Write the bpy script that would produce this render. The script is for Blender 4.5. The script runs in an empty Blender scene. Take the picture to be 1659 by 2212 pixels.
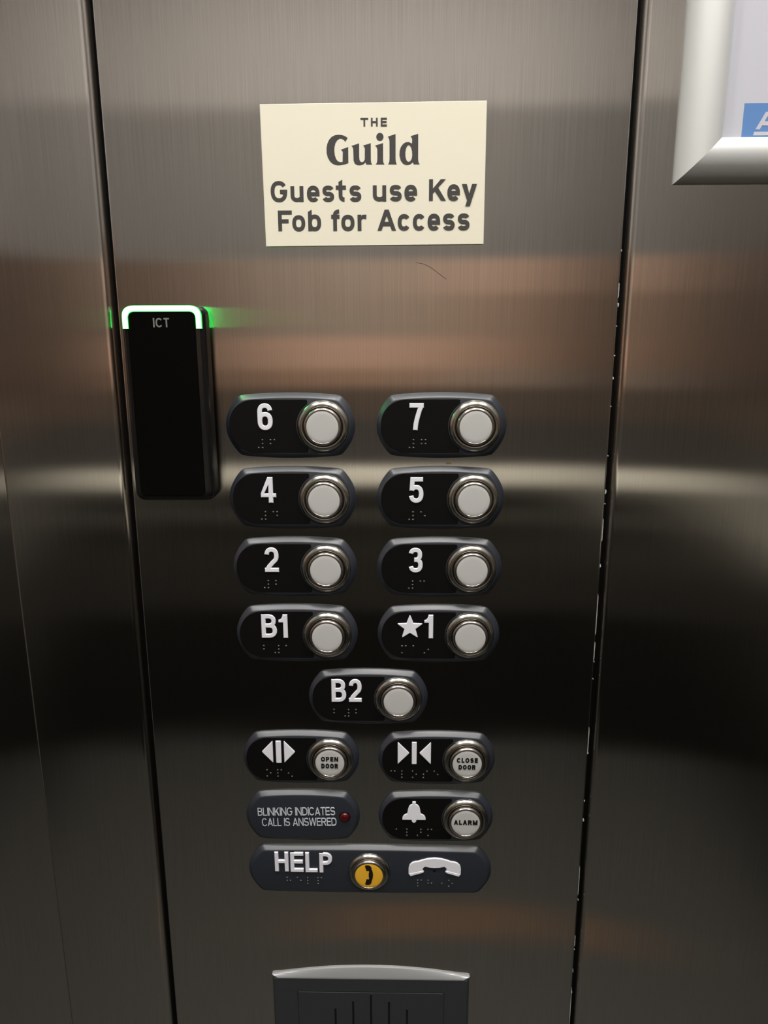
import bpy, bmesh, math, random
from mathutils import Vector, geometry

# ------------------------------------------------------------------ camera, world, exposure
SC = bpy.context.scene
COL = SC.collection
R = math.radians
Z0 = 1.20                                   # height of the top row of buttons above the floor
MM = 0.001

cam_data = bpy.data.cameras.new('camera')
cam_data.sensor_fit = 'VERTICAL'
cam_data.sensor_height = 24.0
cam_data.lens = 24.0 * 1660.0 / 2212.0
cam_data.clip_start = 0.01
cam = bpy.data.objects.new('camera', cam_data)
cam.location = (0.02164, -0.49679, Z0 + 0.06482)
cam.rotation_euler = (R(76.13104), R(0.17796), R(1.11885))
COL.objects.link(cam)
SC.camera = cam

SC.view_settings.view_transform = 'Standard'
SC.view_settings.look = 'None'
SC.view_settings.gamma = 1.0
SC.view_settings.exposure = 0.0
SC.view_settings.use_curve_mapping = False
SC.cycles.max_bounces = 8
SC.cycles.diffuse_bounces = 4
SC.cycles.glossy_bounces = 5
SC.cycles.caustics_reflective = False
SC.cycles.caustics_refractive = False
SC.cycles.sample_clamp_indirect = 4.0

world = bpy.data.worlds.new('shaft')
SC.world = world
world.use_nodes = True
world.node_tree.nodes['Background'].inputs[0].default_value = (0.02, 0.02, 0.02, 1)
world.node_tree.nodes['Background'].inputs[1].default_value = 0.3

LAMP_L = 122.0                              # radiance of the ceiling downlights
LAMP_C = (1.0, 0.975, 0.93)
DOWNLIGHTS = [(-0.50, -0.42), (0.06, -0.40), (0.60, -0.42), (-0.50, -1.08), (0.06, -1.08), (0.60, -1.08)]
CEIL = 2.30
REAR = -1.65
SIDE_L, SIDE_R = -1.05, 0.84


# ------------------------------------------------------------------ materials
def nodes(name):
    m = bpy.data.materials.new(name)
    m.use_nodes = True
    nt = m.node_tree
    return m, nt, nt.nodes['Principled BSDF']


def plastic(name, col, rough=0.4, spec=0.5, metal=0.0, grain=0.0, gscale=900, coat=0.0):
    m, nt, b = nodes(name)
    b.inputs['Base Color'].default_value = (*col, 1)
    b.inputs['Roughness'].default_value = rough
    b.inputs['Specular IOR Level'].default_value = spec
    b.inputs['Metallic'].default_value = metal
    b.inputs['Coat Weight'].default_value = coat
    tc = nt.nodes.new('ShaderNodeTexCoord')
    nz = nt.nodes.new('ShaderNodeTexNoise')
    nz.inputs['Scale'].default_value = gscale
    nz.inputs['Detail'].default_value = 3
    nt.links.new(tc.outputs['Object'], nz.inputs['Vector'])
    mr = nt.nodes.new('ShaderNodeMapRange')
    mr.inputs['To Min'].default_value = max(0.02, rough - 0.05)
    mr.inputs['To Max'].default_value = rough + 0.05
    nt.links.new(nz.outputs['Fac'], mr.inputs['Value'])
    nt.links.new(mr.outputs['Result'], b.inputs['Roughness'])
    if grain > 0:
        bp = nt.nodes.new('ShaderNodeBump')
        bp.inputs['Strength'].default_value = grain
        bp.inputs['Distance'].default_value = 0.0002
        nt.links.new(nz.outputs['Fac'], bp.inputs['Height'])
        nt.links.new(bp.outputs['Normal'], b.inputs['Normal'])
    return m


def brushed_steel(name, col=(0.60, 0.575, 0.54), wide=0.085, fine=0.0045, wide2=0.38, haze=0.014, haze_mix=0.17):
    """vertical brush lines: wide sideways scatter, narrow up and down, with a weaker hazy lobe"""
    m, nt, b = nodes(name)
    nt.nodes.remove(b)
    out = nt.nodes['Material Output']
    t = nt.nodes.new('ShaderNodeCombineXYZ')
    t.inputs[0].default_value = 1.0
    geo = nt.nodes.new('ShaderNodeNewGeometry')
    mp = nt.nodes.new('ShaderNodeMapping')
    mp.inputs['Scale'].default_value = (1500, 1500, 12)
    nz = nt.nodes.new('ShaderNodeTexNoise')
    nz.inputs['Scale'].default_value = 1.0
    nz.inputs['Detail'].default_value = 3
    nt.links.new(geo.outputs['Position'], mp.inputs['Vector'])
    nt.links.new(mp.outputs['Vector'], nz.inputs['Vector'])
    cr = nt.nodes.new('ShaderNodeMapRange')
    cr.data_type = 'FLOAT_VECTOR'
    k0, k1 = 0.78, 1.20
    cr.inputs[7].default_value = (0, 0, 0)
    cr.inputs[8].default_value = (1, 1, 1)
    cr.inputs[9].default_value = tuple(c * k0 for c in col)
    cr.inputs[10].default_value = tuple(c * k1 for c in col)
    nt.links.new(nz.outputs['Fac'], cr.inputs[6])
    sh = []
    for ax, ay in ((wide, fine), (wide2, haze)):
        g = nt.nodes.new('ShaderNodeBsdfAnisotropic')
        g.distribution = 'BECKMANN' if ax == wide else 'GGX'
        g.inputs['Roughness'].default_value = (ax * ay) ** 0.25
        g.inputs['Anisotropy'].default_value = -(1 - (ay / ax) ** 0.5)
        nt.links.new(t.outputs[0], g.inputs['Tangent'])
        nt.links.new(cr.outputs[1], g.inputs['Color'])
        sh.append(g)
    mx = nt.nodes.new('ShaderNodeMixShader')
    mx.inputs[0].default_value = haze_mix
    nt.links.new(sh[0].outputs[0], mx.inputs[1])
    nt.links.new(sh[1].outputs[0], mx.inputs[2])
    nt.links.new(mx.outputs[0], out.inputs['Surface'])
    return m


def emitter(name, col, strength):
    m, nt, b = nodes(name)
    b.inputs['Base Color'].default_value = (*[c * 0.3 for c in col], 1)
    b.inputs['Emission Color'].default_value = (*col, 1)
    b.inputs['Emission Strength'].default_value = strength
    return m


def wood(name, c0, c1):
    m, nt, b = nodes(name)
    geo = nt.nodes.new('ShaderNodeNewGeometry')
    mp = nt.nodes.new('ShaderNodeMapping')
    mp.inputs['Scale'].default_value = (2.5, 2.5, 60)
    nz = nt.nodes.new('ShaderNodeTexNoise')
    nz.inputs['Detail'].default_value = 5
    nt.links.new(geo.outputs['Position'], mp.inputs['Vector'])
    nt.links.new(mp.outputs['Vector'], nz.inputs['Vector'])
    mx = nt.nodes.new('ShaderNodeMix')
    mx.data_type = 'RGBA'
    mx.inputs[6].default_value = (*c0, 1)
    mx.inputs[7].default_value = (*c1, 1)
    nt.links.new(nz.outputs['Fac'], mx.inputs[0])
    nt.links.new(mx.outputs[2], b.inputs['Base Color'])
    b.inputs['Roughness'].default_value = 0.5
    return m


M = dict(
    steel=brushed_steel('brushed_steel'),
    rail=plastic('satin_rail', (0.86, 0.82, 0.70), 0.42, metal=0.35),
    plate=plastic('slate_plastic', (0.018, 0.022, 0.031), 0.38, 0.80, grain=0.10, gscale=2500),
    legend=plastic('black_plastic', (0.003, 0.003, 0.003), 0.55, 0.14, grain=0.06, gscale=3000),
    white=plastic('white_plastic', (0.79, 0.79, 0.85), 0.4),
    dots=plastic('braille_black', (0.05, 0.05, 0.05), 0.22, 0.9),
    ring=plastic('polished_steel', (0.46, 0.45, 0.41), 0.22, metal=1.0, gscale=300),
    collar=plastic('collar_steel', (0.46, 0.43, 0.40), 0.24, metal=1.0, gscale=300),
    lens=plastic('white_lens', (0.50, 0.50, 0.485), 0.35),
    yellow=plastic('yellow_lens', (0.78, 0.42, 0.03), 0.35),
    ink=plastic('dark_ink', (0.055, 0.052, 0.050), 0.6, 0.3),
    black=plastic('black_ink', (0.008, 0.007, 0.007), 0.6, 0.2),
    grey_ink=plastic('pale_ink', (0.55, 0.60, 0.64), 0.6, 0.3),
    logo=plastic('logo_grey', (0.16, 0.17, 0.16), 0.5),
    cream=plastic('cream_plastic', (0.80, 0.76, 0.62), 0.42, 0.4, gscale=120),
    gloss=plastic('gloss_black', (0.0025, 0.0025, 0.0022), 0.2, 0.06, gscale=60),
    shell=plastic('satin_black', (0.006, 0.006, 0.006), 0.18, 0.5),
    red=plastic('red_diode', (0.07, 0.002, 0.004), 0.15, 0.6),
    guide=emitter('green_light', (0.50, 1.0, 0.58), 3.2),
    halo=emitter('green_bloom_rim', (0.02, 0.85, 0.10), 0.9),
    side=emitter('green_streak_light', (0.05, 1.0, 0.14), 130.0),
    alu=plastic('silver_anodised', (0.66, 0.67, 0.66), 0.46, metal=0.45),
    paper=plastic('white_paper', (0.52, 0.52, 0.58), 0.6, 0.3),
    blue=plastic('blue_print', (0.11, 0.235, 0.50), 0.5, 0.3),
    silver=plastic('silver_plastic', (0.42, 0.43, 0.44), 0.36, 0.6, metal=0.3),
    speaker=plastic('charcoal_plastic', (0.030, 0.033, 0.036), 0.5, 0.4, grain=0.08, gscale=2500),
    seal=plastic('black_gasket', (0.003, 0.003, 0.003), 0.8, 0.1),
    fleck=plastic('pale_residue', (0.45, 0.45, 0.43), 0.7),
    scratch=plastic('dark_scratch', (0.05, 0.04, 0.03), 0.6),
    stain=plastic('brown_stain', (0.22, 0.16, 0.08), 0.6),
    lamp=emitter('downlight', LAMP_C, LAMP_L),
    ceil=plastic('ceiling_white', (0.62, 0.60, 0.56), 0.7, gscale=20),
    trim=plastic('lamp_trim', (0.7, 0.7, 0.7), 0.4),
    floor=plastic('grey_floor', (0.061, 0.060, 0.053), 0.6, gscale=40),
    floor2=plastic('added_warm_inlay', (0.14, 0.085, 0.05), 0.6, gscale=40),
    dark=plastic('dark_laminate', (0.014, 0.013, 0.011), 0.6, 0.2, gscale=30),
    dim=plastic('dim_laminate', (0.050, 0.047, 0.040), 0.6, 0.2, gscale=30),
    mid=plastic('taupe_laminate', (0.15, 0.142, 0.125), 0.6, 0.3, gscale=30),
    umber=wood('umber_wood', (0.075, 0.069, 0.061), (0.105, 0.095, 0.085)),
    umber2=wood('umber_wood_red', (0.115, 0.083, 0.063), (0.16, 0.118, 0.09)),
    wood=wood('warm_mirror_tone', (0.40, 0.245, 0.165), (0.54, 0.34, 0.235)),
    hand_rose=wood('rose_hand_tone', (0.68, 0.43, 0.31), (0.84, 0.55, 0.41)),
    wood2=wood('dull_wood', (0.14, 0.095, 0.068), (0.20, 0.135, 0.10)),
    hand_sand=wood('sand_hand_tone', (0.38, 0.29, 0.23), (0.52, 0.41, 0.33)),
    grey=plastic('grey_laminate', (0.25, 0.235, 0.222), 0.6, 0.3, gscale=30),
    pale=plastic('pale_laminate', (0.44, 0.41, 0.39), 0.6, 0.3, gscale=30),
    wood4=wood('deep_wood', (0.045, 0.033, 0.026), (0.07, 0.05, 0.040)),
    slate=plastic('slate_laminate', (0.095, 0.086, 0.079), 0.6, 0.3, gscale=30),
)


# ------------------------------------------------------------------ mesh building (mm; x right, z up, d = out of the wall)
def area2(lp):
    return sum(lp[i][0] * lp[(i + 1) % len(lp)][1] - lp[(i + 1) % len(lp)][0] * lp[i][1] for i in range(len(lp)))


def offset_loop(lp, b):
    """move every point to its left by b (inwards on a counter-clockwise loop)"""
    n = len(lp)
    out = []
    for i in range(n):
        p, q, r = lp[i - 1], lp[i], lp[(i + 1) % n]
        a = (q[0] - p[0], q[1] - p[1])
        c = (r[0] - q[0], r[1] - q[1])
        la = math.hypot(*a) or 1e-9
        lc = math.hypot(*c) or 1e-9
        n1 = (-a[1] / la, a[0] / la)
        n2 = (-c[1] / lc, c[0] / lc)
        mx, my = n1[0] + n2[0], n1[1] + n2[1]
        k = mx * mx + my * my
        if k < 0.3:
            mx, my, k = n2[0], n2[1], 2.0
        out.append((q[0] + b * 2 * mx / k if k > 0.3 else q[0], q[1] + b * 2 * my / k))
    return out


class MB:
    def __init__(self):
        self.v, self.f, self.mi = [], [], []
        self.cur = 0
        self.lift = 0.0                              # overlapping strokes of a letter end at hair-thin steps

    def pt(self, x, d, z):
        self.v.append((x * MM, -d * MM, z * MM))
        return len(self.v) - 1

    def face(self, ids):
        if len(set(ids)) >= 3:
            self.f.append(tuple(ids))
            self.mi.append(self.cur)

    def ring(self, lp, d):
        return [self.pt(p[0], d, p[1]) for p in lp]

    def bridge(self, a, b, closed=True):
        n = len(a)
        for i in range(n if closed else n - 1):
            j = (i + 1) % n
            self.face((a[i], a[j], b[j], b[i]))

    def cap(self, loops, rings):
        tris = geometry.tessellate_polygon([[Vector((p[0], p[1], 0)) for p in lp] for lp in loops])
        flat = [i for r in rings for i in r]
        for t in tris:
            self.face([flat[i] for i in t])

    def extrude(self, loops, d0, d1, bevel=0.0, back=False):
        """a flat outline with holes, raised from d0 to d1"""
        ls = []
        d1 += self.lift
        self.lift += 0.012
        for k, lp in enumerate(loops):
            ccw = area2(lp) > 0
            ls.append(list(lp) if ccw == (k == 0) else list(reversed(lp)))
        r0 = [self.ring(lp, d0) for lp in ls]
        if bevel > 0:
            r1 = [self.ring(lp, d1 - bevel) for lp in ls]
            top = [offset_loop(lp, bevel) for lp in ls]
            for a, b in zip(r0, r1):
                self.bridge(a, b)
        else:
            r1, top = r0, ls
        r2 = [self.ring(lp, d1) for lp in top]
        for a, b in zip(r1, r2):
            self.bridge(a, b)
        self.cap(top, r2)
        if back:
            self.cap(ls, r0)

    def loft(self, levels):
        """[(loop, d) ...] with equal point counts; last one capped"""
        rs = [self.ring(lp, d) for lp, d in levels]
        for a, b in zip(rs, rs[1:]):
            self.bridge(a, b)
        self.cap([levels[-1][0]], [rs[-1]])

    def lathe(self, cx, cz, prof, seg=64):
        rs = []
        for r, d in prof:
            if r < 1e-6:
                rs.append([self.pt(cx, d, cz)] * seg)
            else:
                rs.append([self.pt(cx + r * math.cos(2 * math.pi * i / seg), d, cz + r * math.sin(2 * math.pi * i / seg)) for i in range(seg)])
        for a, b in zip(rs, rs[1:]):
            for i in range(seg):
                j = (i + 1) % seg
                ids = []
                for q in (a[i], a[j], b[j], b[i]):
                    if q not in ids:
                        ids.append(q)
                self.face(ids)

    def box(self, x0, x1, d0, d1, z0, z1):
        p = [self.pt(x, d, z) for x in (x0, x1) for d in (d0, d1) for z in (z0, z1)]
        for q in ((0, 1, 3, 2), (4, 6, 7, 5), (0, 4, 5, 1), (2, 3, 7, 6), (0, 2, 6, 4), (1, 5, 7, 3)):
            self.face([p[i] for i in q])

    def mesh(self, name, mats, smooth=35):
        me = bpy.data.meshes.new(name)
        me.from_pydata(self.v, [], self.f)
        for m in (mats if isinstance(mats, (list, tuple)) else [mats]):
            me.materials.append(m)
        for p, i in zip(me.polygons, self.mi):
            p.material_index = i
        bm = bmesh.new()
        bm.from_mesh(me)
        bmesh.ops.recalc_face_normals(bm, faces=bm.faces)
        bm.to_mesh(me)
        bm.free()
        me.polygons.foreach_set('use_smooth', [True] * len(me.polygons))
        me.set_sharp_from_angle(angle=R(smooth))
        me.update()
        return me


def link(name, me, parent=None, label=None):
    o = bpy.data.objects.new(name, me)
    COL.objects.link(o)
    if parent is not None:
        o.parent = parent
    if label:
        o['label'] = label
    return o


def part(name, mb, mat, parent=None, label=None, smooth=35):
    return link(name, mb.mesh(name, mat, smooth), parent, label)


def thing(name, label, cat, x, z, group=None):
    o = bpy.data.objects.new(name, None)
    o.empty_display_size = 0.02
    o.location = (x * MM, 0, Z0 + z * MM)
    COL.objects.link(o)
    o['label'] = label
    o['category'] = cat
    if group:
        o['group'] = group
    return o


def tag(o, label, cat, group=None):
    o['label'] = label
    o['category'] = cat
    if group:
        o['group'] = group
    return o


def structure(name, mb, mat, smooth=35):
    o = part(name, mb, mat, None, None, smooth)
    o.location = (0, 0, 0)
    o['kind'] = 'structure'
    return o


def circle(cx, cz, r, n=48, a0=0.0):
    return [(cx + r * math.cos(a0 + 2 * math.pi * i / n), cz + r * math.sin(a0 + 2 * math.pi * i / n)) for i in range(n)]


def fillet(pts, radii, n=6):
    """round the corners of a closed polygon; radii per point (0 keeps it)"""
    out = []
    m = len(pts)
    for i in range(m):
        r = radii[i] if isinstance(radii, (list, tuple)) else radii
        p, q, s = pts[i - 1], pts[i], pts[(i + 1) % m]
        if r <= 0:
            out.append(q)
            continue
        def toward(a):
            l = math.hypot(a[0] - q[0], a[1] - q[1]) or 1e-9
            k = min(r / l, 0.49)
            return (q[0] + (a[0] - q[0]) * k, q[1] + (a[1] - q[1]) * k)
        a, b = toward(p), toward(s)
        for j in range(n + 1):
            t = j / n
            out.append(((1 - t) ** 2 * a[0] + 2 * t * (1 - t) * q[0] + t * t * b[0],
                        (1 - t) ** 2 * a[1] + 2 * t * (1 - t) * q[1] + t * t * b[1]))
    return out


def rrect(x0, x1, z0, z1, rt, rb=None, n=6):
    rb = rt if rb is None else rb
    return fillet([(x0, z0), (x1, z0), (x1, z1), (x0, z1)], [rb, rb, rt, rt], n)


# ------------------------------------------------------------------ lettering: every glyph is drawn from strokes and outlines
def ribbon(pts, s, cap0='S', cap1='S', closed=False):
    n = len(pts)
    h = s / 2
    if closed:
        if area2(pts) < 0:
            pts = list(reversed(pts))
        return [offset_loop(pts, -h), offset_loop(pts, h)]
    pts = [tuple(p) for p in pts]
    def ext(a, b):
        l = math.hypot(a[0] - b[0], a[1] - b[1]) or 1e-9
        return (a[0] + (a[0] - b[0]) / l * h, a[1] + (a[1] - b[1]) / l * h)
    if cap0 == 'S':
        pts[0] = ext(pts[0], pts[1])
    if cap1 == 'S':
        pts[-1] = ext(pts[-1], pts[-2])
    L, Rr = [], []
    for i in range(n):
        ns = []
        if i > 0:
            a = (pts[i][0] - pts[i - 1][0], pts[i][1] - pts[i - 1][1])
            l = math.hypot(*a) or 1e-9
            ns.append((-a[1] / l, a[0] / l))
        if i < n - 1:
            a = (pts[i + 1][0] - pts[i][0], pts[i + 1][1] - pts[i][1])
            l = math.hypot(*a) or 1e-9
            ns.append((-a[1] / l, a[0] / l))
        mx, my = sum(q[0] for q in ns) / len(ns), sum(q[1] for q in ns) / len(ns)
        k = max(mx * mx + my * my, 0.25)
        L.append((pts[i][0] + mx / k * h, pts[i][1] + my / k * h))
        Rr.append((pts[i][0] - mx / k * h, pts[i][1] - my / k * h))
    return [Rr + L[::-1]]


def glyph(ch, x0, x1, z0, z1, s):
    """loops of one character that fills the box, stroke weight s"""
    w, h = x1 - x0, z1 - z0
    X = lambda u: x0 + s / 2 + u * (w - s)
    Z = lambda v: z0 + s / 2 + v * (h - s)
    P = lambda *uv: [(X(u), Z(v)) for u, v in uv]
    def E(cu, cv, ru, rv, a0, a1, n=22, e=2.35):
        out = []
        for i in range(n + 1):
            a = R(a0 + (a1 - a0) * i / n)
            c, q = math.cos(a), math.sin(a)
            out.append((X(cu + ru * math.copysign(abs(c) ** (2 / e), c)), Z(cv + rv * math.copysign(abs(q) ** (2 / e), q))))
        return out
    raw = lambda *uv: [[(x0 + u * w, z0 + v * h) for u, v in uv]]
    rb = lambda p, a='S', b='S': ribbon(p, s, a, b)
    t = s * 1.08 / w
    sv = s / h
    su = s / w
    stem = rb(P((0, 0), (0, 1)))
    if ch == '1':
        return [raw((.47, 1), (1, 1), (1, 0), (.5, 0), (.5, .655), (0, .66), (0, .77), (.2, .79), (.36, .86), (.43, .93))]
    if ch == '2':
        return [rb(E(.5, .70, .5, .30, 172, -38) + P((.62, .37), (.22, .17), (.03, 0)), 'B', 'B'), rb(P((0, 0), (1, 0)))]
    if ch == '3':
        return [rb(E(.47, .76, .47, .24, 168, -88) + P((.34, .52)), 'B', 'B'), rb(P((.34, .52), (.40, .52)) + E(.5, .26, .5, .26, 88, -168), 'B', 'B')]
    if ch == '4':
        return [[[(x0 + u * w, z0 + v * h) for u, v in q] for q in
                 (((.80, 1), (.80, .365), (1, .365), (1, .215), (.80, .215), (.80, 0), (.50, 0), (.50, .215), (0, .215), (0, .375), (.46, 1)),
                  ((.50, .75), (.50, .365), (.235, .365)))]]
    if ch == '5':
        return [rb(P((1, 1), (.95, 1)), 'B', 'S'), rb(P((.95, 1), (.14, 1), (.06, .47)), 'S', 'B'), rb(E(.5, .315, .5, .315, 150, -168), 'B', 'B')]
    if ch == '6':
        return [ribbon(E(.5, .305, .5, .305, 0, 345, 34), s, closed=True), rb(P((0, .3), (0, .6)) + E(.5, .70, .5, .30, 176, 12), 'B', 'B')]
    if ch == '7':
        return [rb(P((0, 1), (1, 1))), rb(P((1, 1), (.80, .78), (.56, .42), (.44, .18), (.40, 0)), 'B', 'S')]
    if ch == 'B':
        return [stem, rb(P((0, 1), (.4, 1)) + E(.42, .765, .50, .235, 88, -88) + P((0, .53)), 'S', 'B'),
                rb(P((0, .53), (.4, .53)) + E(.46, .265, .54, .265, 88, -88) + P((.4, 0), (0, 0)), 'B', 'S')]
    if ch == 'H':
        return [stem, rb(P((1, 0), (1, 1))), rb(P((0, .52), (1, .52)), 'B', 'B')]
    if ch == 'E':
        return [stem, rb(P((0, 1), (1, 1))), rb(P((0, .52), (.93, .52)), 'B', 'S'), rb(P((0, 0), (1, 0)))]
    if ch == 'F':
        return [stem, rb(P((0, 1), (1, 1))), rb(P((0, .48), (.66, .48)), 'B', 'S')]
    if ch == 'L':
        return [stem, rb(P((0, 0), (1, 0)))]
    if ch == 'I':
        return [raw((0, 0), (1, 0), (1, 1), (0, 1))]
    if ch == 'T':
        return [rb(P((.5, 0), (.5, 1))), rb(P((0, 1), (1, 1)))]
    if ch == 'P':
        return [stem, rb(P((0, 1), (.45, 1)) + E(.45, .735, .55, .265, 88, -88) + P((.4, .47), (0, .47)), 'S', 'B')]
    if ch == 'R':
        return [stem, rb(P((0, 1), (.45, 1)) + E(.45, .745, .53, .255, 88, -88) + P((.4, .49), (0, .49)), 'S', 'B'),
                raw((.40, .53), (.40 + t, .53), (1, 0), (1 - t, 0))]
    if ch == 'D':
        return [stem, rb(P((0, 1), (.35, 1)) + E(.4, .5, .6, .5, 88, -88) + P((.35, 0), (0, 0)), 'S', 'S')]
    if ch in 'Oo':
        return [ribbon(E(.5, .5, .5, .5, 0, 350, 35), s, closed=True)]
    if ch in 'Cc':
        return [rb(E(.5, .5, .5, .5, 38, 322, 30), 'B', 'B')]
    if ch == 'G':
        return [rb(E(.5, .5, .5, .5, 36, 352, 30) + P((1, .49), (.58, .49)), 'B', 'B')]
    if ch in 'Ss':
        return [rb(E(.5, .745, .48, .255, 22, 264, 24) + E(.5, .25, .5, .25, 84, -160, 24), 'B', 'B')]
    if ch == 'A':
        return [raw((0, 0), (t, 0), (.5 + t / 2, 1), (.5 - t / 2, 1)), raw((1 - t, 0), (1, 0), (.5 + t / 2, 1), (.5 - t / 2, 1)),
                raw((.22, .22), (.78, .22), (.74, .22 + sv), (.26, .22 + sv))]
    if ch == 'K':
        return [stem, raw((su * .8, .30), (su * .8, .52), (.97 - t * 1.15, 1), (.97, 1)), raw((.30, .50), (.48, .69), (1, 0), (1 - t * 1.15, 0))]
    if ch == 'N':
        return [stem, rb(P((1, 0), (1, 1))), raw((0, 1), (t, 1), (1, 0), (1 - t, 0))]
    if ch == 'M':
        return [stem, rb(P((1, 0), (1, 1))), raw((0, 1), (t, 1), (.5 + t / 2, 0), (.5 - t / 2, 0)), raw((1 - t, 1), (1, 1), (.5 + t / 2, 0), (.5 - t / 2, 0))]
    if ch == 'W':
        q = t * .95
        a, b = .25, .75
        return [raw((0, 1), (q, 1), (a + q / 2, 0), (a - q / 2, 0)), raw((.5 - q / 2, 1), (.5 + q / 2, 1), (a + q / 2, 0), (a - q / 2, 0)),
                raw((.5 - q / 2, 1), (.5 + q / 2, 1), (b + q / 2, 0), (b - q / 2, 0)), raw((1 - q, 1), (1, 1), (b + q / 2, 0), (b - q / 2, 0))]
    if ch == 'u':
        return [rb(P((0, 1), (0, .42)) + E(.5, .38, .5, .38, 182, 330), 'S', 'B'), rb(P((1, 0), (1, 1)))]
    if ch == 'e':
        return [rb(P((0.02, .47), (1, .47)), 'B', 'S'), rb(E(.5, .5, .5, .5, 0, 316, 34), 'B', 'B')]
    if ch == 't':                                   # box: cross stroke width, from the baseline to the slanted tip
        xh = .735
        st = .27
        return [raw((st, xh - .01), (st, .90), (st + su, 1), (st + su, xh - .01)), raw((0, xh - sv), (1, xh - sv), (1, xh), (0, xh)),
                rb([(x0 + w * (st + su / 2), z0 + h * xh), (x0 + w * (st + su / 2), z0 + h * .27)] +
                   [(x0 + w * (.82 - (.82 - st - su / 2) * math.cos(R(a))), z0 + h * .27 - (h * .27 - s / 2) * math.sin(R(a))) for a in range(10, 105, 12)], 'B', 'B')]
    if ch == 'b':                                   # box: baseline to the slanted tip
        xh = .775
        zt = z0 + xh * h
        return [raw((0, 0), (su, 0), (su, 1), (0, .90)), ] + glyph('o', x0, x1, z0 - .05, zt, s)
    if ch == 'f':
        xh = .755
        c = .22
        return [rb([(x0 + w * c + s / 2, z0 + s / 2), (x0 + w * c + s / 2, z0 + h * .74)] +
                   [(x0 + w * .92 - (w * (.92 - c) - s / 2) * math.cos(R(a)), z0 + h * .76 + (h * .24 - s / 2) * math.sin(R(a))) for a in range(8, 100, 12)], 'S', 'B'),
                raw((0, xh - sv), (.97, xh - sv), (.97, xh), (0, xh))]
    if ch == 'r':
        return [stem, raw((su * .9, .62), (su * .9, .84), (.52, .99), (1, 1), (.97, .72), (.72, .77), (.55, .74))]
    if ch == 'y':
        return [raw((0, 1), (t * 1.15, 1), (.56, .40), (.42, .22), (.36, .26)), raw((1 - t * 1.15, 1), (1, 1), (.25 + t * 1.1, 0), (.25, 0))]
    raise KeyError(ch)


WID = {'1': .42, 'I': None, 'L': .60, 'E': .66, 'F': .6, 'T': .66, 'A': .82, 'K': .78, 'M': .95, 'W': 1.12, 'N': .82, 'D': .80, 'O': .86, 'G': .84, 'C': .82, 'R': .78,
       'P': .72, 'B': .74, 'H': .80, 'S': .74}


def text_mesh(mb, text, x0, x1, z0, z1, s, d0, d1, bevel=0.0, space=.16, rot=0.0, word=.36):
    """one line of capitals fitted to the box"""
    h = z1 - z0
    ws = [word if c == ' ' else (s / h if WID.get(c) is None else WID[c]) for c in text]
    tot = sum(ws) + space * (len(text) - 1)
    k = (x1 - x0) / tot
    x = x0
    cx, cz = (x0 + x1) / 2, (z0 + z1) / 2
    cr, sr = math.cos(R(rot)), math.sin(R(rot))
    for c, w in zip(text, ws):
        if c != ' ':
            gw = s if WID.get(c) is None else w * k
            for loops in glyph(c, x, x + gw, z0, z1, s):
                lp = [[(cx + (p[0] - cx) * cr - (p[1] - cz) * sr, cz + (p[0] - cx) * sr + (p[1] - cz) * cr) for p in q] for q in loops]
                mb.extrude(lp, d0, d1, bevel)
        x += w * k + space * k


# ------------------------------------------------------------------ the car around the panel (structure)
def zz(z):                                           # floor height in mm -> local mm of structure meshes (origin on the floor)
    return z


def rounded_panel(x0, x1, r0, r1, depth, z0, z1, n=10):
    """vertical sheet with rolled edges: profile in x / d, swept over z"""
    prof = [(x0, -depth)]
    prof += [(x0 + r0 - r0 * math.cos(R(90 * i / n)), -r0 + r0 * math.sin(R(90 * i / n))) for i in range(n + 1)]
    prof += [(x1 - r1 + r1 * math.sin(R(90 * i / n)), -r1 + r1 * math.cos(R(90 * i / n))) for i in range(n + 1)]
    prof += [(x1, -depth)]
    mb = MB()
    a = [mb.pt(x, d, z0) for x, d in prof]
    b = [mb.pt(x, d, z1) for x, d in prof]
    mb.bridge(a, b)
    mb.face(a)
    mb.face(b)
    return mb


H = CEIL * 1000
structure('wall_left', rounded_panel(-241.5, -159.4, 2.0, 5.0, 40, 0, H), M['steel'])
structure('wall_right', rounded_panel(160.6, SIDE_R * 1000, 5.0, 1.0, 40, 0, H), M['steel'])
panel = part('control_panel', rounded_panel(-155.8, 157.4, 1.2, 1.2, 30, 4, H - 4), M['steel'])
tag(panel, 'tall brushed stainless steel operating panel between the two dark vertical gaps', 'panel')
for k, (a, b) in enumerate(((-159.4, -155.8), (157.4, 160.6))):
    mb = MB()
    mb.box(a - 0.3, b + 0.3, -34, -7, 0, H)
    structure('trim_%d' % (k + 1), mb, M['seal'])
mb = rounded_panel(SIDE_L * 1000, -243.5, 1.0, 1.0, 30, 0, H)
dr = structure('door_1', mb, M['steel'])
dr.location.y = 0.012
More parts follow.
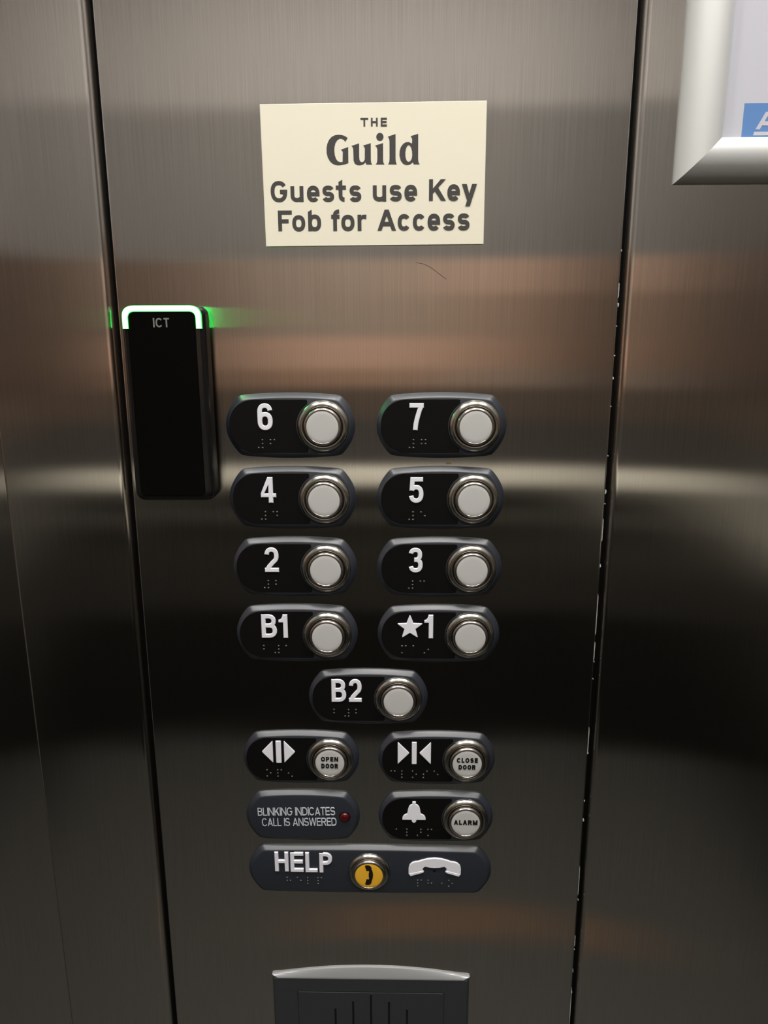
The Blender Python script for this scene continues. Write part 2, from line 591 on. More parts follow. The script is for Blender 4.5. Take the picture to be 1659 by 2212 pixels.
# rear and side walls of the car: horizontal boards, toned to shape the bands mirrored in the steel
REAR_BOARDS = [(0, 430, 'dark'), (430, 700, 'dim'), (700, 880, 'mid'), (880, 1000, 'umber'), (1000, 1090, 'umber2'), (1430, 1800, 'grey'), (1800, H, 'pale')]  # pale top row paints in the brightening near the downlights
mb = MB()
names = ['dark', 'dim', 'mid', 'umber', 'umber2', 'grey', 'pale', 'wood', 'wood2', 'hand_sand', 'hand_rose', 'slate', 'wood4']
def boards(lst):
    for xa, xb, z0, z1, m in lst:
        mb.cur = names.index(m)
        mb.box(xa, xb, -REAR * 1000, -REAR * 1000 + 30, z0, z1)
xl, xr = SIDE_L * 1000, SIDE_R * 1000
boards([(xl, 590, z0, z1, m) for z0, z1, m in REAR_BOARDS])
boards([(590, xr, z0, z1, {'grey': 'slate', 'pale': 'grey', 'umber': 'dim', 'umber2': 'dim', 'mid': 'dim'}.get(m, m)) for z0, z1, m in REAR_BOARDS])  # right end darkened to dim the reflection in the right steel panel
for z0, z1, a_, b_ in ((1340, 1430, 'hand_sand', 'hand_rose'), (1225, 1340, 'hand_sand', 'wood'), (1140, 1225, 'hand_rose', 'wood'), (1090, 1140, 'wood', 'hand_sand')):  # warm boards added in place of the hands mirrored in the steel
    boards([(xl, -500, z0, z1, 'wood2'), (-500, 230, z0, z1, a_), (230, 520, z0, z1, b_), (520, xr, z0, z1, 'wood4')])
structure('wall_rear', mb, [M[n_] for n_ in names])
for nm, xa, xb, up in (('wall_side_left', xl - 30, xl, 'grey'), ('wall_side_right', xr, xr + 30, 'slate')):
    mb = MB()
    cols = ['dark', 'dim', 'mid', 'umber', 'umber2', 'wood4', up, 'wood', 'pale', 'umber2', 'mid', 'grey']
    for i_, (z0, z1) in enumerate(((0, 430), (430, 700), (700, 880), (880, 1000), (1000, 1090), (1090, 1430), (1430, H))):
        mb.cur = (10 if i_ < 3 else 9 if i_ < 5 else 7 if i_ == 5 else 8) if up == 'grey' else (1 if i_ < 3 else 3 if i_ < 5 else 4 if i_ == 5 else 11)  # front stretch lightened to put bright lines on the rolled steel edges
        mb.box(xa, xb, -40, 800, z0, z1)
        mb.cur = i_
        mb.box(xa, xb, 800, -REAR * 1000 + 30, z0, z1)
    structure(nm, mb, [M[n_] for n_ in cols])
mb = MB()
mb.box(SIDE_L * 1000 - 30, SIDE_R * 1000 + 30, -45, -REAR * 1000 + 30, -30, 0)
mb.cur = 1
mb.box(-150, 420, 860, 960, 0, 1.0)  # warm inlay added for the orange smudge mirrored low in the panel
structure('floor', mb, [M['floor'], M['floor2']])
mb = MB()
mb.box(SIDE_L * 1000 - 30, SIDE_R * 1000 + 30, -45, -REAR * 1000 + 30, H, H + 30)
structure('ceiling', mb, M['ceil'])

# handrails on the rear wall and the right side wall (seen only as the pale band mirrored in the steel)
def handrail(name, label, p0, p1, normal):
    o = bpy.data.objects.new(name, None)
    COL.objects.link(o)
    o.location = ((p0[0] + p1[0]) / 2 * MM, (p0[1] + p1[1]) / 2 * MM, 0.817)
    tag(o, label, 'handrail', 'handrails')
    L = math.hypot(p1[0] - p0[0], p1[1] - p0[1])
    mb = MB()
    # bar lies along local x, stands 45 mm off the wall
    pr = fillet([(0, 6), (24, 6), (6, 56), (-4, 56)], [1, 3, 2, 1], 5)
    a = [mb.pt(-L / 2, 40 + p[0], p[1]) for p in pr]
    b = [mb.pt(L / 2, 40 + p[0], p[1]) for p in pr]
    mb.bridge(a, b)
    mb.face(a)
    mb.face(b)
    part('bar', mb, M['rail'], o)
    for x in (-L / 2 + 150, L / 2 - 150):
        mb = MB()
        mb.box(x - 12, x + 12, 0, 42, 18, 42)
        part('bracket', mb, M['ring'], o)
    o.rotation_euler.z = math.atan2(-normal[0], normal[1]) + math.pi
    return o


handrail('handrail', 'pale flat handrail along the rear wall', (-950, REAR * 1000), (760, REAR * 1000), (0, 1))
handrail('handrail', 'pale flat handrail along the right side wall', (SIDE_R * 1000, -1520), (SIDE_R * 1000, -560), (-1, 0))

for x, y in DOWNLIGHTS:
    o = bpy.data.objects.new('downlight', None)
    COL.objects.link(o)
    o.location = (x, y, CEIL)
    tag(o, 'round recessed ceiling downlight with white trim', 'light', 'ceiling downlights')
    for nm, prof, m in (('lamp_trim', [(75, 0), (90, 0), (90, 4), (76, 6), (75, 0)], M['trim']), ('diffuser', [(0, 2), (75, 2)], M['lamp'])):
        mb = MB()
        rs = []
        seg = 40
        for r, d in prof:
            rs.append([mb.pt(r * math.cos(2 * math.pi * i / seg), r * math.sin(2 * math.pi * i / seg), -d) for i in range(seg)] if r else None)
        if rs[0] is None:
            mb.face(rs[1][::-1])
        else:
            for a, b in zip(rs, rs[1:]):
                mb.bridge(a, b)
        me = bpy.data.meshes.new(nm)
        me.from_pydata(mb.v, [], mb.f)
        me.materials.append(m)
        link(nm, me, o)


# ------------------------------------------------------------------ button units
def plate_outline(w2, cx, cz, sag, sag_b=None, n=18):
    """arched top and bottom, bulged round ends, softened corners; counter-clockwise from bottom left"""
    sag_b = sag if sag_b is None else sag_b
    pts = []
    for i in range(1, n):
        t = -1 + 2 * i / n
        pts.append((t * cx, -cz - sag_b * (1 - t * t)))
    def corner(sx, sz, flip):
        c = []
        a = (sx * (cx - 2.2), sz * (cz + 0.05 * 1))
        b_t = cz * 0.90
        k = w2 - cx
        b = (sx * (cx + k * (1 - (b_t / cz) ** 2)), sz * b_t)
        q = (sx * cx, sz * cz)
        for j in range(5):
            t = j / 4
            c.append(((1 - t) ** 2 * a[0] + 2 * t * (1 - t) * q[0] + t * t * b[0], (1 - t) ** 2 * a[1] + 2 * t * (1 - t) * q[1] + t * t * b[1]))
        return c[::-1] if flip else c
    def side(sx, up):
        c = []
        for j in range(1, n):
            t = -0.88 + 1.76 * j / n
            c.append((sx * (cx + (w2 - cx) * (1 - t * t)), t * cz))
        return c if up else c[::-1]
    return pts + corner(1, -1, False) + side(1, True) + corner(1, 1, True) + \
        [(-p[0], -p[1] * (1 if sag == sag_b else 1)) for p in pts] + corner(-1, 1, False) + side(-1, False) + corner(-1, -1, True)


def plate_mesh(w2, cx, cz, sag, sag_b=None):
    mb = MB()
    lv = []
    for e, d in ((0, 0), (0.05, 0.9), (0.5, 1.5), (2.35, 3.45), (2.75, 3.8), (3.3, 4.0)):
        lv.append((plate_outline(w2 - e, cx - e * 0.75, cz - e, sag, sag_b), d))
    mb.loft(lv)
    return mb.mesh('backplate', M['plate'], 24)


RX = 21.4                                            # button axis from the middle of its plate
def legend_mesh():
    zt, zb, xl, rr = 17.2, -17.2, -39.2, 17.35
    pts = []
    for i in range(31):                              # round left end, top to bottom
        a = R(90 + 180 * i / 30)
        c, q = math.cos(a), math.sin(a)
        e = 2.15
        pts.append((xl + 17.2 + 17.2 * math.copysign(abs(c) ** (2 / e), c), 17.2 * math.copysign(abs(q) ** (2 / e), q)))
    xr = 11.6
    a0 = math.degrees(math.acos((RX - xr) / rr)) if rr > RX - xr else 0
    tail = []
    zc = rr * math.sin(R(a0))
    tail += [(xr - 1.0, zb), (xr - 0.1, zb + 0.5), (xr, zb + 1.5)]
    for i in range(21):
        a = R(180 + a0 - 2 * a0 * i / 20)
        p = (RX + rr * math.cos(a), rr * math.sin(a))
        if zb + 2.2 < p[1] < zt - 2.2:
            tail.append(p)
    tail += [(xr, zt - 1.5), (xr - 0.1, zt - 0.5), (xr - 1.0, zt)]
    mb = MB()
    mb.extrude([pts + tail], 3.6, 4.3, 0.25)
    return mb.mesh('legend_plate', M['legend'], 25)


def ring_mesh(k=1.0):
    mb = MB()
    mb.lathe(0, 0, [(16.7 * k, 3.6), (16.7 * k, 4.3), (16.5 * k, 5.0), (16.0 * k, 5.7), (15.2 * k, 6.4), (14.4 * k, 6.8), (13.7 * k, 6.95), (13.1 * k, 6.8), (12.75 * k, 6.4), (12.6 * k, 5.6), (12.6 * k, 4.2)], 72)
    return mb.mesh('bezel_ring', M['ring'], 60)


def collar_mesh(k=1.0):
    mb = MB()
    mb.lathe(0, 0, [(12.3 * k, 4.2), (12.3 * k, 7.2), (12.15 * k, 8.0), (11.8 * k, 8.6), (11.3 * k, 8.95), (10.75 * k, 9.05), (10.45 * k, 8.95), (10.35 * k, 8.5)], 64)
    return mb.mesh('collar', M['collar'], 60)


def lens_mesh(mat, k=1.0):
    mb = MB()
    mb.lathe(0, 0, [(10.35 * k, 8.3), (10.3 * k, 8.75), (10.1 * k, 8.82), (8 * k, 8.88), (4 * k, 8.94), (0, 8.95)], 48)
    return mb.mesh('lens', mat, 50)


BACK, LEG, RING, COLLAR, LENS = plate_mesh(42.0, 32.6, 19.6, 1.65), legend_mesh(), ring_mesh(), collar_mesh(), lens_mesh(M['lens'])
CELL = {'#': '3456', 'a': '1', 'b': '12', 'c': '14', 'd': '145', 'e': '15', 'f': '124', 'g': '1245', 'h': '125', 'l': '123', 'm': '134', 'o': '135', 'p': '1234', 's': '234',
        'en': '26', 'ar': '345', '5': '5', '35': '35', ' ': ''}


def braille(cells, x, z, d, pitch=7.75, dot=2.55):
    mb = MB()
    for k, c in enumerate(cells):
        for q in CELL[c]:
            i = int(q) - 1
            px, pz = x + k * pitch + (i // 3) * dot, z - (i % 3) * dot
            mb.lathe(px, pz, [(0.78, d - 0.1), (0.72, d + 0.25), (0.5, d + 0.5), (0.25, d + 0.62), (0, d + 0.65)], 12)
    return mb


def push_button(root, x, z, lens_mesh_=None, label=None, k=1.0, meshes=None):
    rg, cl = meshes or (RING, COLLAR)
    b = link('bezel_ring', rg, root, 'polished steel ring')
    b.location = (x * MM, 0, z * MM)
    c = link('collar', cl, b)
    l = link('lens', lens_mesh_ or LENS, root, label or 'round white lens')
    l.location = (x * MM, 0, z * MM)
    return b, l


def unit(name, label, cat, x, row, glyphs, cells, bx, bz, lens_text=None, group='floor buttons', symbol=None, legend_label=None):
    t = thing(name, label, cat, x, -48.017 * row, group)
    link('backplate', BACK, t)
    lg = link('legend_plate', LEG, t, legend_label or 'black legend plate')
    for nm, loops, bev in glyphs:
        mb = MB()
        for lp in loops:
            mb.extrude(lp, 4.1, 5.1, bev)
        part(nm, mb, M['white'], lg, None, 20)
    part('braille', braille(cells, bx, bz, 4.2), M['dots'], lg)
    b, l = push_button(t, RX, 0)
    if lens_text:
        mb = MB()
        for args in lens_text:
            text_mesh(mb, args[0], args[1] - RX, args[2] - RX, args[3], args[4], args[5], 8.85, 9.16, space=args[6])
        part('lettering', mb, M['black'], l)
    return t


def num(ch, x0, x1, z0=-2.6, z1=14.7, s=3.0):
    return ('numeral', glyph(ch, x0, x1, z0, z1, s), 0.38)


def star(cx, cz, r):
    pts = []
    for i in range(10):
        a = R(90 + 36 * i)
        q = r if i % 2 == 0 else r * 0.42
        pts.append((cx + q * math.cos(a), cz + q * math.sin(a)))
    return [fillet(pts, [1.5 if i % 2 == 0 else 0 for i in range(10)], 4)]


XL, XR = -48.865, 48.865
for ch, x, row, g, where in (
        ('6', XL, 0, [num('6', -20.6, -10.9)], 'beside the black card reader'),
        ('7', XR, 0, [num('7', -20.8, -11.6)], 'topmost in the right column'),
        ('4', XL, 1, [num('4', -20.5, -10.4)], 'below the 6 in the left column'),
        ('5', XR, 1, [num('5', -20.9, -11.3)], 'below the 7 in the right column'),
        ('2', XL, 2, [num('2', -19.9, -10.4)], 'below the 4 in the left column'),
        ('3', XR, 2, [num('3', -20.8, -11.4)], 'below the 5 in the right column')):
    unit('floor_button', 'slate button with raised white %s, %s' % (ch, where), 'elevator button', x, row, g,
         ['#', 'abcdefg'[int(ch) - 1]], -20.6, -8.9)
unit('floor_button', 'slate floor button with raised white B1 and round white lens', 'elevator button', XL, 3,
     [('letter', glyph('B', -24.0, -13.4, -2.2, 15.0, 3.0), 0.38), num('1', -12.1, -5.9, -2.2, 15.0)], ['b', '#', 'a'], -23.0, -8.3)
unit('floor_button', 'slate floor button with a white star before the raised 1', 'elevator button', XR, 3,
     [('star', [star(-19.7, 5.9, 9.6)], 0.38), num('1', -9.9, -3.8, -2.0, 15.2)], ['m', 'a', '35'], -25.1, -8.0)
unit('floor_button', 'slate floor button with raised white B2, alone on the centre line', 'elevator button', 0, 4,
     [('letter', glyph('B', -25.6, -15.3, -2.3, 15.1, 3.0), 0.38), num('2', -13.4, -4.4, -2.3, 15.1)], ['b', '#', 'b'], -24.1, -8.5)

tri = lambda a, b, c: [fillet([a, b, c], 0.9, 3)]
barr = lambda x0, x1, z0, z1: [rrect(x0, x1, z0, z1, 0.5, 0.5, 3)]
unit('door_button', 'slate open door button with white arrows pointing apart, lens lettered in black', 'elevator button', XL, 5,
     [('arrow', [tri((-27.8, 6.2), (-19.7, 15.0), (-19.7, -2.8))], .38), ('bar', [barr(-17.6, -13.7, -2.7, 14.9)], .38), ('arrow', [tri((-3.6, 6.2), (-11.7, -2.8), (-11.7, 15.0))], .38)],
     ['o', 'p', 'en'], -24.6, -8.8, [('OPEN', 15.2, 27.4, 1.5, 5.0, .85, .2), ('DOOR', 15.3, 27.2, -3.9, -0.4, .85, .2)], 'door buttons')
unit('door_button', 'slate close door button with white arrows pointing inward, lens lettered in black', 'elevator button', XR, 5,
     [('arrow', [tri((-19.5, 6.0), (-28.0, -3.1), (-28.0, 14.9))], .38), ('bar', [barr(-17.9, -14.4, -2.9, 14.7)], .38), ('arrow', [tri((-12.6, 6.0), (-4.2, 14.9), (-4.2, -3.1))], .38)],
     ['c', 'l', 'o', 's', 'e'], -32.7, -8.9, [('CLOSE', 14.0, 28.8, 1.4, 4.9, .85, .22), ('DOOR', 15.3, 27.3, -4.0, -0.5, .85, .2)], 'door buttons')
half = [(0, 14.6), (1.25, 14.6), (1.25, 12.6), (2.6, 12.0), (3.7, 10.6), (4.3, 8.6), (4.7, 6.0), (5.1, 4.6), (6.4, 4.1), (7.7, 3.0), (8.4, 1.4), (8.5, -0.6), (1.8, -0.6), (1.6, -2.0), (0.8, -2.9), (0, -3.0)]
bell = [(-16.0 + p[0], p[1]) for p in half] + [(-16.0 - p[0], p[1]) for p in half[-2:0:-1]]
unit('alarm_button', 'slate alarm button with raised white bell and round lens lettered in black', 'elevator button', XR, 6,
     [('bell', [[bell]], .38)], ['a', 'l', 'ar', 'm'], -28.9, -8.85, [('ALARM', 12.9, 29.9, -1.0, 2.6, .85, .2)], 'alarm and help controls')

# call indicator
t = thing('call_indicator', 'slate plate lettered BLINKING INDICATES CALL IS ANSWERED with small red diode', 'indicator', XL, -48.017 * 6, 'alarm and help controls')
bp = link('backplate', BACK, t)
for txt, a, b, z0, z1 in (('BLINKING INDICATES', -32.9, 24.0, 1.9, 8.4), ('CALL IS ANSWERED', -30.1, 24.9, -6.9, -0.4)):
    mb = MB()
    text_mesh(mb, txt, a, b, z0, z1, .66, 3.95, 4.06, space=.075, rot=1.2, word=.30)
    part('lettering', mb, M['grey_ink'], bp)
mb = MB()
mb.lathe(31.0, 0.9, [(3.7, 3.9), (3.6, 4.6), (3.2, 5.3), (2.3, 5.9), (1.2, 6.25), (0, 6.35)], 32)
part('indicator_light', mb, M['red'], t, 'dark red diode', 60)
mb = MB()
mb.lathe(31.0, 0.9, [(4.2, 3.9), (4.15, 4.25), (3.75, 4.3), (3.7, 4.0)], 32)
part('diode_rim', mb, M['legend'], t)

# help bar
HZ = -333.8
t = thing('help_bar', 'wide slate HELP plate with white handset emblem and yellow call button', 'help button', 0, HZ, 'alarm and help controls')
link('backplate', plate_mesh(90.9, 81.0, 19.9, 1.0), t)
for ch, x0, x1, z0, z1 in (('H', -70.7, -60.4, .1, 16.7), ('E', -59.0, -49.2, -.1, 16.6), ('L', -47.8, -38.8, -.3, 16.5), ('P', -37.4, -27.8, -.5, 16.4)):
    mb = MB()
    for lp in glyph(ch, x0, x1, z0, z1, 2.9):
        mb.extrude(lp, 3.9, 5.2, 0.4)
    part('letter', mb, M['white'], t, 'raised white letter %s' % ch, 20)
part('braille', braille(['h', 'e', 'l', 'p'], -62.0, -5.9, 4.0), M['dots'], t)
part('braille', braille(['p', 'h', '5', 'o'], 36.0, -7.0, 4.0), M['dots'], t)
hs = [(48.4, 13.1), (43.4, 12.5), (38.8, 11.2), (36.6, 10.2), (34.0, 9.9), (31.6, 8.9), (29.9, 7.0), (29.1, 4.2), (29.1, -1.0), (30.4, -2.9), (40.2, 0.2), (40.5, 1.3), (39.7, 2.6),
      (40.0, 4.2), (41.4, 5.4), (44.6, 4.6), (48.4, 4.3), (52.4, 4.6), (55.6, 5.4), (57.1, 4.2), (57.4, 2.6), (56.5, 1.3), (56.8, 0.2), (66.7, -2.9), (68.0, -1.0), (68.0, 4.2), (67.2, 7.0), (65.4, 8.9),
      (63.0, 9.9), (60.2, 10.2), (58.0, 11.2), (53.4, 12.5)]
mb = MB()
mb.extrude([hs], 3.9, 5.1, 0.4)
em = part('handset_emblem', mb, M['white'], t, 'raised white telephone handset', 20)
for q in ([(29.4, -0.6), (30.4, -2.6), (40.0, 0.5), (39.8, 2.2)], [(67.6, -0.6), (66.6, -2.6), (57.0, 0.5), (57.2, 2.2)]):
    mb = MB()
    mb.extrude([fillet(q, 0.6, 3)], 4.9, 5.35, 0.2)
    part('earpiece', mb, M['white'], em, None, 20)
mb = MB()
mb.lathe(48.4, 1.3, [(1.35, 3.9), (1.3, 4.04), (0, 4.05)], 24)
part('microphone_hole_disc', mb, M['black'], t)  # flat black disc, the dark of the hole put into its colour
b, l = push_button(t, -0.3, 0.3, lens_mesh(M['yellow']), 'round yellow lens', meshes=(ring_mesh(.94), COLLAR))
sym = []
for p in hs:
    u = (p[0] - 48.55) / 19.45                       # -1..1 along the handset
    v = (p[1] + 2.9) / 16.0                          # 0..1 towards the spine
    sym.append((-3.1 + 6.0 * v + 0.2, -8.3 * u + 0.8))
mb = MB()
mb.extrude([sym], 8.75, 9.16, 0)
part('handset_symbol', mb, M['black'], l, 'black handset silhouette')

# ------------------------------------------------------------------ speaker grille at the bottom edge
t = thing('intercom_speaker', 'charcoal intercom speaker panel with silver arched top edge and slots', 'speaker', 0, -520)
def sp_loop(w, zb, ze, sag, n=24):
    top = [(w * (1 - 2 * i / n), ze + sag * (1 - (1 - 2 * i / n) ** 2)) for i in range(n + 1)]
    return [(-w, zb), (w, zb)] + top
mb = MB()
mb.loft([(sp_loop(77.0, -100, 88.8, 6.0), 0), (sp_loop(76.7, -98, 88.4, 0.3), 1.5), (sp_loop(75.6, -97, 87.4, 0.2), 2.2)])
mb.extrude([[(-75.4, -96.8), (75.4, -96.8), (75.4, 87.2), (-75.4, 87.2)], [(-57.6, -89), (57.6, -89), (57.6, 75.4), (-57.6, 75.4)]], 2.0, 2.8, 0.2)
part('housing', mb, M['speaker'], t, None, 20)
mb = MB()
n = 28
lv = []
for w, ze, sag, d in ((77.2, 89.6, 7.6, 0.0), (77.2, 89.6, 7.6, 1.3), (76.8, 89.8, 6.0, 1.8), (75.5, 89.6, 2.5, 2.6), (73.8, 89.0, 0.6, 3.1), (72.8, 88.3, 0.2, 3.25), (72.5, 87.6, 0.2, 3.1), (72.4, 87.2, 0.2, 2.6)):
    lv.append([mb.pt(w * (-1 + 2 * i / n), d, ze + sag * (1 - (-1 + 2 * i / n) ** 2)) for i in range(n + 1)])
for a, b in zip(lv, lv[1:]):
    mb.bridge(a, b, False)
part('top_cap', mb, M['silver'], t, 'silver arched top edge', 22)
mb = MB()
slots = []
for x, zt in ((-28.0, 58.9), (-13.95, 65.9), (0.15, 72.3), (14.25, 65.9), (28.5, 58.7)):
    slots.append([(x - .75, zt), (x + .75, zt), (x + .75, -zt - 10), (x - .75, -zt - 10)])
mb.extrude([[(-56.9, -88), (56.9, -88), (56.9, 74.7), (-56.9, 74.7)]] + slots, 2.0, 2.75, 0.15)
part('grille', mb, M['speaker'], t, None, 20)
mb = MB()
mb.box(-36, 36, 2.1, 2.3, -90, 73.5)
part('slot_backing', mb, M['black'], t)

# ------------------------------------------------------------------ card reader with its green light
RXC, RZC = -123.6, 14.0
t = thing('card_reader', 'tall black key fob reader with glowing green light along its top', 'card reader', RXC, RZC)
def rl(x0, x1, z0, z1, rt, rb):
    return [(p[0] - RXC, p[1] - RZC) for p in rrect(x0, x1, z0, z1, rt, rb, 8)]
mb = MB()
mb.box(-141 - RXC, -105.5 - RXC, 0, 5.4, -40 - RZC, 70 - RZC)
part('mounting_base', mb, M['shell'], t)
mb = MB()
mb.extrude([rl(-149.4, -97.0, -47.4, 74.9, 7, 7)], 5, 5.2, 0, back=True)
mb.loft([(rl(-149.4, -97.0, -47.4, 74.9, 7, 7), 5.2), (rl(-149.2, -97.6, -47.2, 74.9, 7, 6.5), 11.5), (rl(-148.6, -99.0, -46.4, 74.9, 6.5, 6), 13.6), (rl(-147.6, -100.2, -45.4, 74.9, 6, 5), 14.6), (rl(-146.8, -101.0, -44.6, 74.6, 5.5, 4.5), 14.9)])
part('shell', mb, M['shell'], t, None, 25)
mb = MB()
mb.extrude([rl(-145.2, -103.2, -43.6, 72.6, 4, 4)], 14.5, 15.2, 0.3)
fp = part('face_panel', mb, M['gloss'], t, 'glossy black face', 25)
mb = MB()
text_mesh(mb, 'ICT', -129.2 - RXC, -119.2 - RXC, 62.2 - RZC, 67.8 - RZC, 0.95, 15.15, 15.26, space=.14)
part('logo', mb, M['logo'], fp, 'small grey logo letters')

def u_loop(xo0, xo1, zt, zb, wl, ro, ri):
    outer = fillet([(xo0, zb), (xo0, zt), (xo1, zt), (xo1, zb)], [0, ro, ro, 0], 10)
    inner = fillet([(xo1 - wl, zb), (xo1 - wl, zt - wl), (xo0 + wl, zt - wl), (xo0 + wl, zb)], [0, ri, ri, 0], 8)
    return [(p[0] - RXC, p[1] - RZC) for p in outer + inner]
mb = MB()
mb.extrude([u_loop(-148.2, -99.1, 75.3, 61.3, 3.9, 8, 4)], 14.3, 15.5, 0.2)  # weaker green rim paints the bloom around the white core
ge = part('light_guide', mb, M['halo'], t, 'glowing green light guide', 25)
mb = MB()
mb.extrude([u_loop(-147.8, -99.5, 75.0, 61.5, 3.1, 7.6, 4.5)], 15.3, 15.9, 0.25)
part('light_core', mb, M['guide'], ge, 'white core of the green light', 25)
for x, dd in ((-141.6, 1.6), (-105.4, 3.4)):  # glowing strips added out of view to throw green streaks on the steel
    mb = MB()
    mb.box(x - RXC, x + 0.5 - RXC, 0.3, dd, 62 - RZC, 74.4 - RZC)
    part('hidden_streak_light', mb, M['side'], t, 'hidden green strip added for the streak on the steel')

# ------------------------------------------------------------------ cream notice
SX, SZ = 6.1, 150.3
t = thing('notice_sign', 'cream rectangular notice with dark lettering above the buttons', 'sign', SX, SZ)
mb = MB()
q = [(-60.25 - SX, 110.05 - SZ), (72.84 - SX, 110.8 - SZ), (72.64 - SX, 190.55 - SZ), (-60.95 - SX, 189.7 - SZ)]
mb.extrude([q], 0, 1.6, 0.25)
board = part('board', mb, M['cream'], t)
def sign_part(name, items, label):
    mb = MB()
    for loops in items:
        mb.extrude([[(p[0] - SX, p[1] - SZ) for p in lp] for lp in loops], 1.5, 1.72, 0)
    return part(name, mb, M['ink'], board, label)
it = []
for c, a, b in (('T', -1.6, 3.0), ('H', 4.6, 8.6), ('E', 10.4, 14.0)):
    it += glyph(c, a, b, 177.2, 181.8, 1.0)
sign_part('lettering', it, 'small capitals THE')
GUILD = {
 'G': [(-9.26, 171.02), (-10.72, 168.98), (-11.64, 170.11), (-12.85, 170.66), (-14.07, 170.67), (-15.48, 169.88), (-16.55, 168.28), (-17.19, 166.04), (-17.33, 163.79), (-17.03, 161.53), (-16.36, 159.58), (-15.33, 158.28), (-13.94, 157.75), (-12.47, 157.87), (-12.27, 163.43), (-12.68, 164.08), (-13.37, 164.63), (-9.02, 166.05), (-9.04, 157.27), (-10.98, 156.63), (-13.44, 156.16), (-15.72, 156.08), (-17.99, 156.68), (-19.89, 158.15), (-21.25, 160.27), (-21.9, 162.85), (-21.92, 165.43), (-21.45, 167.84), (-20.35, 170.07), (-18.75, 171.66), (-16.65, 172.6), (-14.56, 172.81), (-12.47, 172.57), (-10.74, 171.99)],
 'u': [(-6.99, 166.68), (-2.51, 168.02), (-2.52, 160.46), (-2.33, 158.84), (-1.67, 157.87), (-0.63, 157.63), (0.25, 158.18), (0.79, 159.31), (0.91, 165.27), (0.61, 166.08), (-0.19, 166.79), (4.42, 168.07), (4.39, 159.12), (4.55, 157.34), (5.21, 156.36), (1.71, 156.38), (1.23, 157.68), (-0.11, 156.49), (-1.87, 156.02), (-3.62, 156.09), (-5.19, 156.92), (-5.87, 158.54), (-6.03, 165.0), (-6.23, 165.8)],
 'i': [(7.13, 166.77), (11.73, 168.08), (11.7, 158.75), (11.87, 157.45), (12.5, 156.38), (7.42, 156.41), (8.13, 157.64), (8.31, 159.42), (8.34, 164.57), (7.99, 165.7)],
 'l': [(14.62, 171.58), (19.14, 172.92), (19.14, 159.34), (19.32, 157.56), (19.84, 156.36), (14.77, 156.46), (15.4, 157.59), (15.58, 159.37), (15.56, 169.33), (15.25, 170.62)],
 'd': [(28.09, 171.7), (32.55, 172.98), (32.58, 159.25), (32.84, 157.31), (33.48, 156.33), (29.99, 156.36), (29.45, 157.59), (27.89, 156.37), (25.79, 155.96), (23.87, 156.56), (22.29, 158.35), (21.48, 161.26), (21.58, 163.52), (22.27, 165.76), (23.66, 167.52), (25.39, 168.46), (26.96, 168.55), (28.87, 167.64), (29.03, 169.88), (28.79, 170.84)],
 'dh': [(27.14, 167.07), (28.36, 165.72), (29.0, 163.47), (29.08, 161.21), (28.75, 159.28), (27.88, 157.99), (26.83, 157.61), (25.78, 158.33), (25.08, 160.27), (24.93, 162.85), (25.34, 165.1), (26.1, 166.54)]}
sign_part('lettering', [[GUILD['G']], [GUILD['u']], [GUILD['i']], [circle(9.87, 171.5, 2.15, 24)], [GUILD['l']], [GUILD['d'], GUILD['dh']]], 'large dark word in flared old-style type')
SW = 2.3
line1 = [('G', -56.2, -46.2, 135.55, 147.5), ('u', -44.2, -36.4, 135.65, 144.55), ('e', -34.3, -26.7, 135.6, 144.75), ('s', -25.0, -17.9, 135.6, 144.75), ('t', -16.8, -10.7, 135.7, 148.0), ('s', -8.6, -1.5, 135.6, 144.75),
         ('u', 5.5, 13.5, 135.75, 144.7), ('s', 15.6, 22.85, 135.7, 144.9), ('e', 24.5, 32.1, 135.7, 144.9), ('K', 39.3, 49.4, 135.95, 147.9), ('e', 50.3, 57.8, 135.8, 145.0), ('y', 59.0, 67.9, 132.8, 145.1)]
line2 = [('F', -52.3, -43.8, 118.95, 130.8), ('o', -43.7, -35.8, 118.8, 128.1), ('b', -34.0, -26.1, 118.95, 131.2), ('f', -19.9, -14.7, 118.95, 131.3), ('o', -13.8, -5.8, 118.9, 128.2), ('r', -3.9, 1.5, 119.0, 128.2),
         ('A', 8.2, 19.4, 119.05, 131.0), ('c', 20.5, 28.1, 119.0, 128.4), ('c', 29.7, 37.2, 119.0, 128.4), ('e', 38.6, 46.2, 119.0, 128.5), ('s', 47.9, 55.0, 119.05, 128.55), ('s', 56.8, 64.0, 119.05, 128.6)]
sign_part('lettering', [lp for c, a, b, z0, z1 in line1 for lp in glyph(c, a, b, z0, z1, SW)], 'dark line Guests use Key')
sign_part('lettering', [lp for c, a, b, z0, z1 in line2 for lp in glyph(c, a, b, z0, z1, SW)], 'dark line Fob for Access')

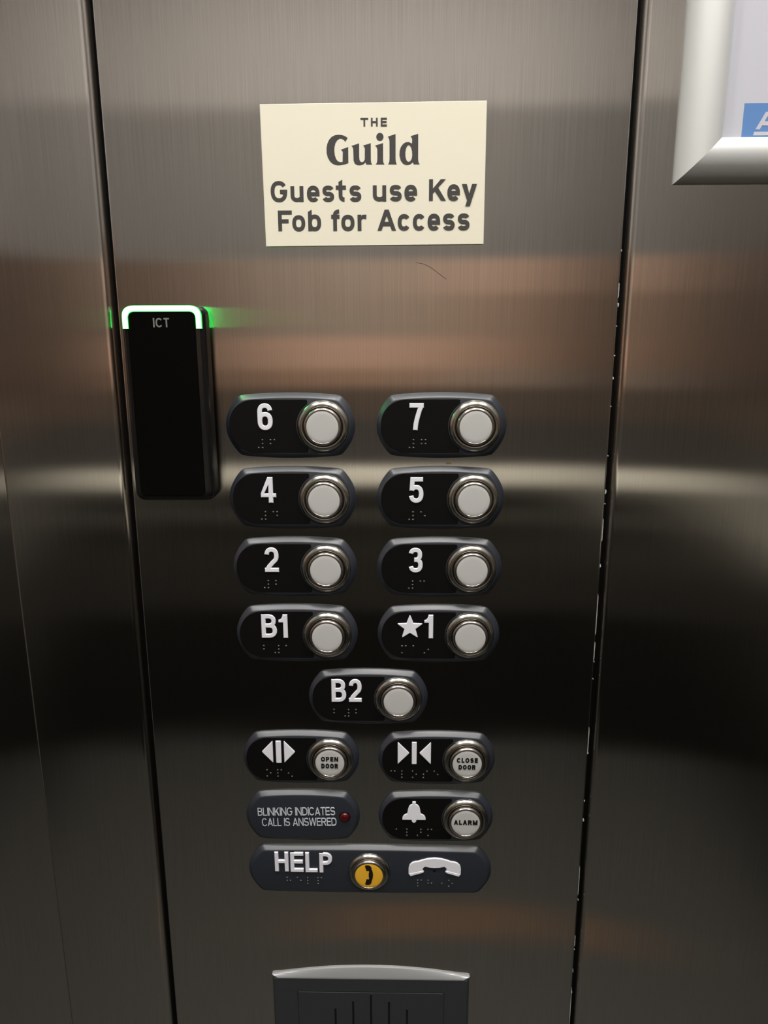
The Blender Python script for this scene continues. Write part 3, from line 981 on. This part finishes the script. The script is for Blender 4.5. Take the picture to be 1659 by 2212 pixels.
# ------------------------------------------------------------------ silver snap frame and its poster
FX0, FX1, FZ0, FZ1, FW = 184.6, 434.0, 144.2, 482.0, 24.6
t = thing('poster_holder', 'silver mitred snap frame at the upper right', 'picture frame', FX0, FZ0)
PROF = [(0.0, 0.0), (0.0, 1.2), (0.6, 2.6), (2.0, 4.6), (4.5, 7.0), (8.0, 9.0), (12.0, 10.2), (16.0, 10.4), (20.0, 9.7), (23.0, 8.2), (24.4, 6.9), (24.6, 5.8), (24.6, 3.0)]
W_, H_ = FX1 - FX0, FZ1 - FZ0
for nm, f in (('left_rail', lambda w, s: (w, w if s == 0 else H_ - w)), ('bottom_rail', lambda w, s: (w if s == 0 else W_ - w, w)),
              ('right_rail', lambda w, s: (W_ - w, w if s == 0 else H_ - w)), ('top_rail', lambda w, s: (w if s == 0 else W_ - w, H_ - w))):
    mb = MB()
    ends = []
    for s in (0, 1):
        ends.append([mb.pt(f(w, s)[0], d, f(w, s)[1]) for w, d in PROF])
    mb.bridge(ends[0], ends[1], False)
    mb.face(ends[0])
    mb.face(ends[1])
    part('rail', mb, M['alu'], t, None, 30)
t = thing('poster', 'white paper poster with blue corner banner held in the silver frame', 'poster', FX0, FZ0)
mb = MB()
mb.box(10, W_ - 10, 2.6, 3.4, 10, H_ - 10)
ps = part('sheet', mb, M['paper'], t)
mb = MB()
mb.extrude([[(36.9, 12), (112, 12), (112, 43.2), (36.9, 43.2)]], 3.3, 3.5)
bn = part('banner', mb, M['blue'], t, 'blue printed banner')
mb = MB()
for lp in glyph('A', 44.6, 57.2, 29.2, 38.6, 2.3):
    mb.extrude(lp, 3.45, 3.6)
part('lettering', mb, M['paper'], bn, 'white capital A')
mb = MB()
mb.extrude([[(43.6, 26.0), (100, 26.0), (100, 28.0), (44.0, 28.0)]], 3.45, 3.6)
part('rule', mb, M['paper'], bn, 'white rule under the letter')

# ------------------------------------------------------------------ wear on the operating panel
rnd = random.Random(4)
def blob(mb, x, z, rx, rz, d0, d1):
    n = 9
    mb.extrude([[(x + rx * (0.6 + 0.6 * rnd.random()) * math.cos(2 * math.pi * i / n), z + rz * (0.6 + 0.6 * rnd.random()) * math.sin(2 * math.pi * i / n)) for i in range(n)]], d0, d1, 0)
for z in (107, 75, 62, 44, 30, 12, -20, -44, -52, -95, -165, -178, -236, -275, -291, -360, -405, -425, -445):
    mb = MB()
    blob(mb, 157.2 + rnd.random() * 0.4, z + 1200, 0.22 + 0.25 * rnd.random(), 0.4 + 1.4 * rnd.random() ** 2, -0.9, 0.06)
    part('sealant_fleck', mb, M['fleck'], panel)
for z, l in ((88, 9), (-62, 16), (-115, 30), (-150, 14), (-215, 22), (-330, 26), (-392, 10), (-440, 40)):
    mb = MB()
    n = 7
    e = [157.25 + 0.18 * rnd.random() for _ in range(n)]
    mb.extrude([[(157.0, 1200 + z), (157.0, 1200 + z - l)] + [(e[i], 1200 + z - l + l * (i + .5) / n) for i in range(n)]], -0.9, 0.03, 0)
    part('worn_edge', mb, M['fleck'], panel)
mb = MB()
sc_pts = [(32.0, 100.4), (36.5, 99.6), (41.0, 97.4), (45.5, 94.2), (50.5, 90.6)]
for lp in [ribbon([(p[0], p[1] + 1200) for p in sc_pts], 0.35, 'B', 'B')]:
    mb.extrude(lp, 0.0, 0.03)
part('scratch', mb, M['scratch'], panel)
mb = MB()
blob(mb, 54.0, 1200 - 24.6, 2.6, 1.2, 0.0, 0.03)
part('stain', mb, M['stain'], panel)
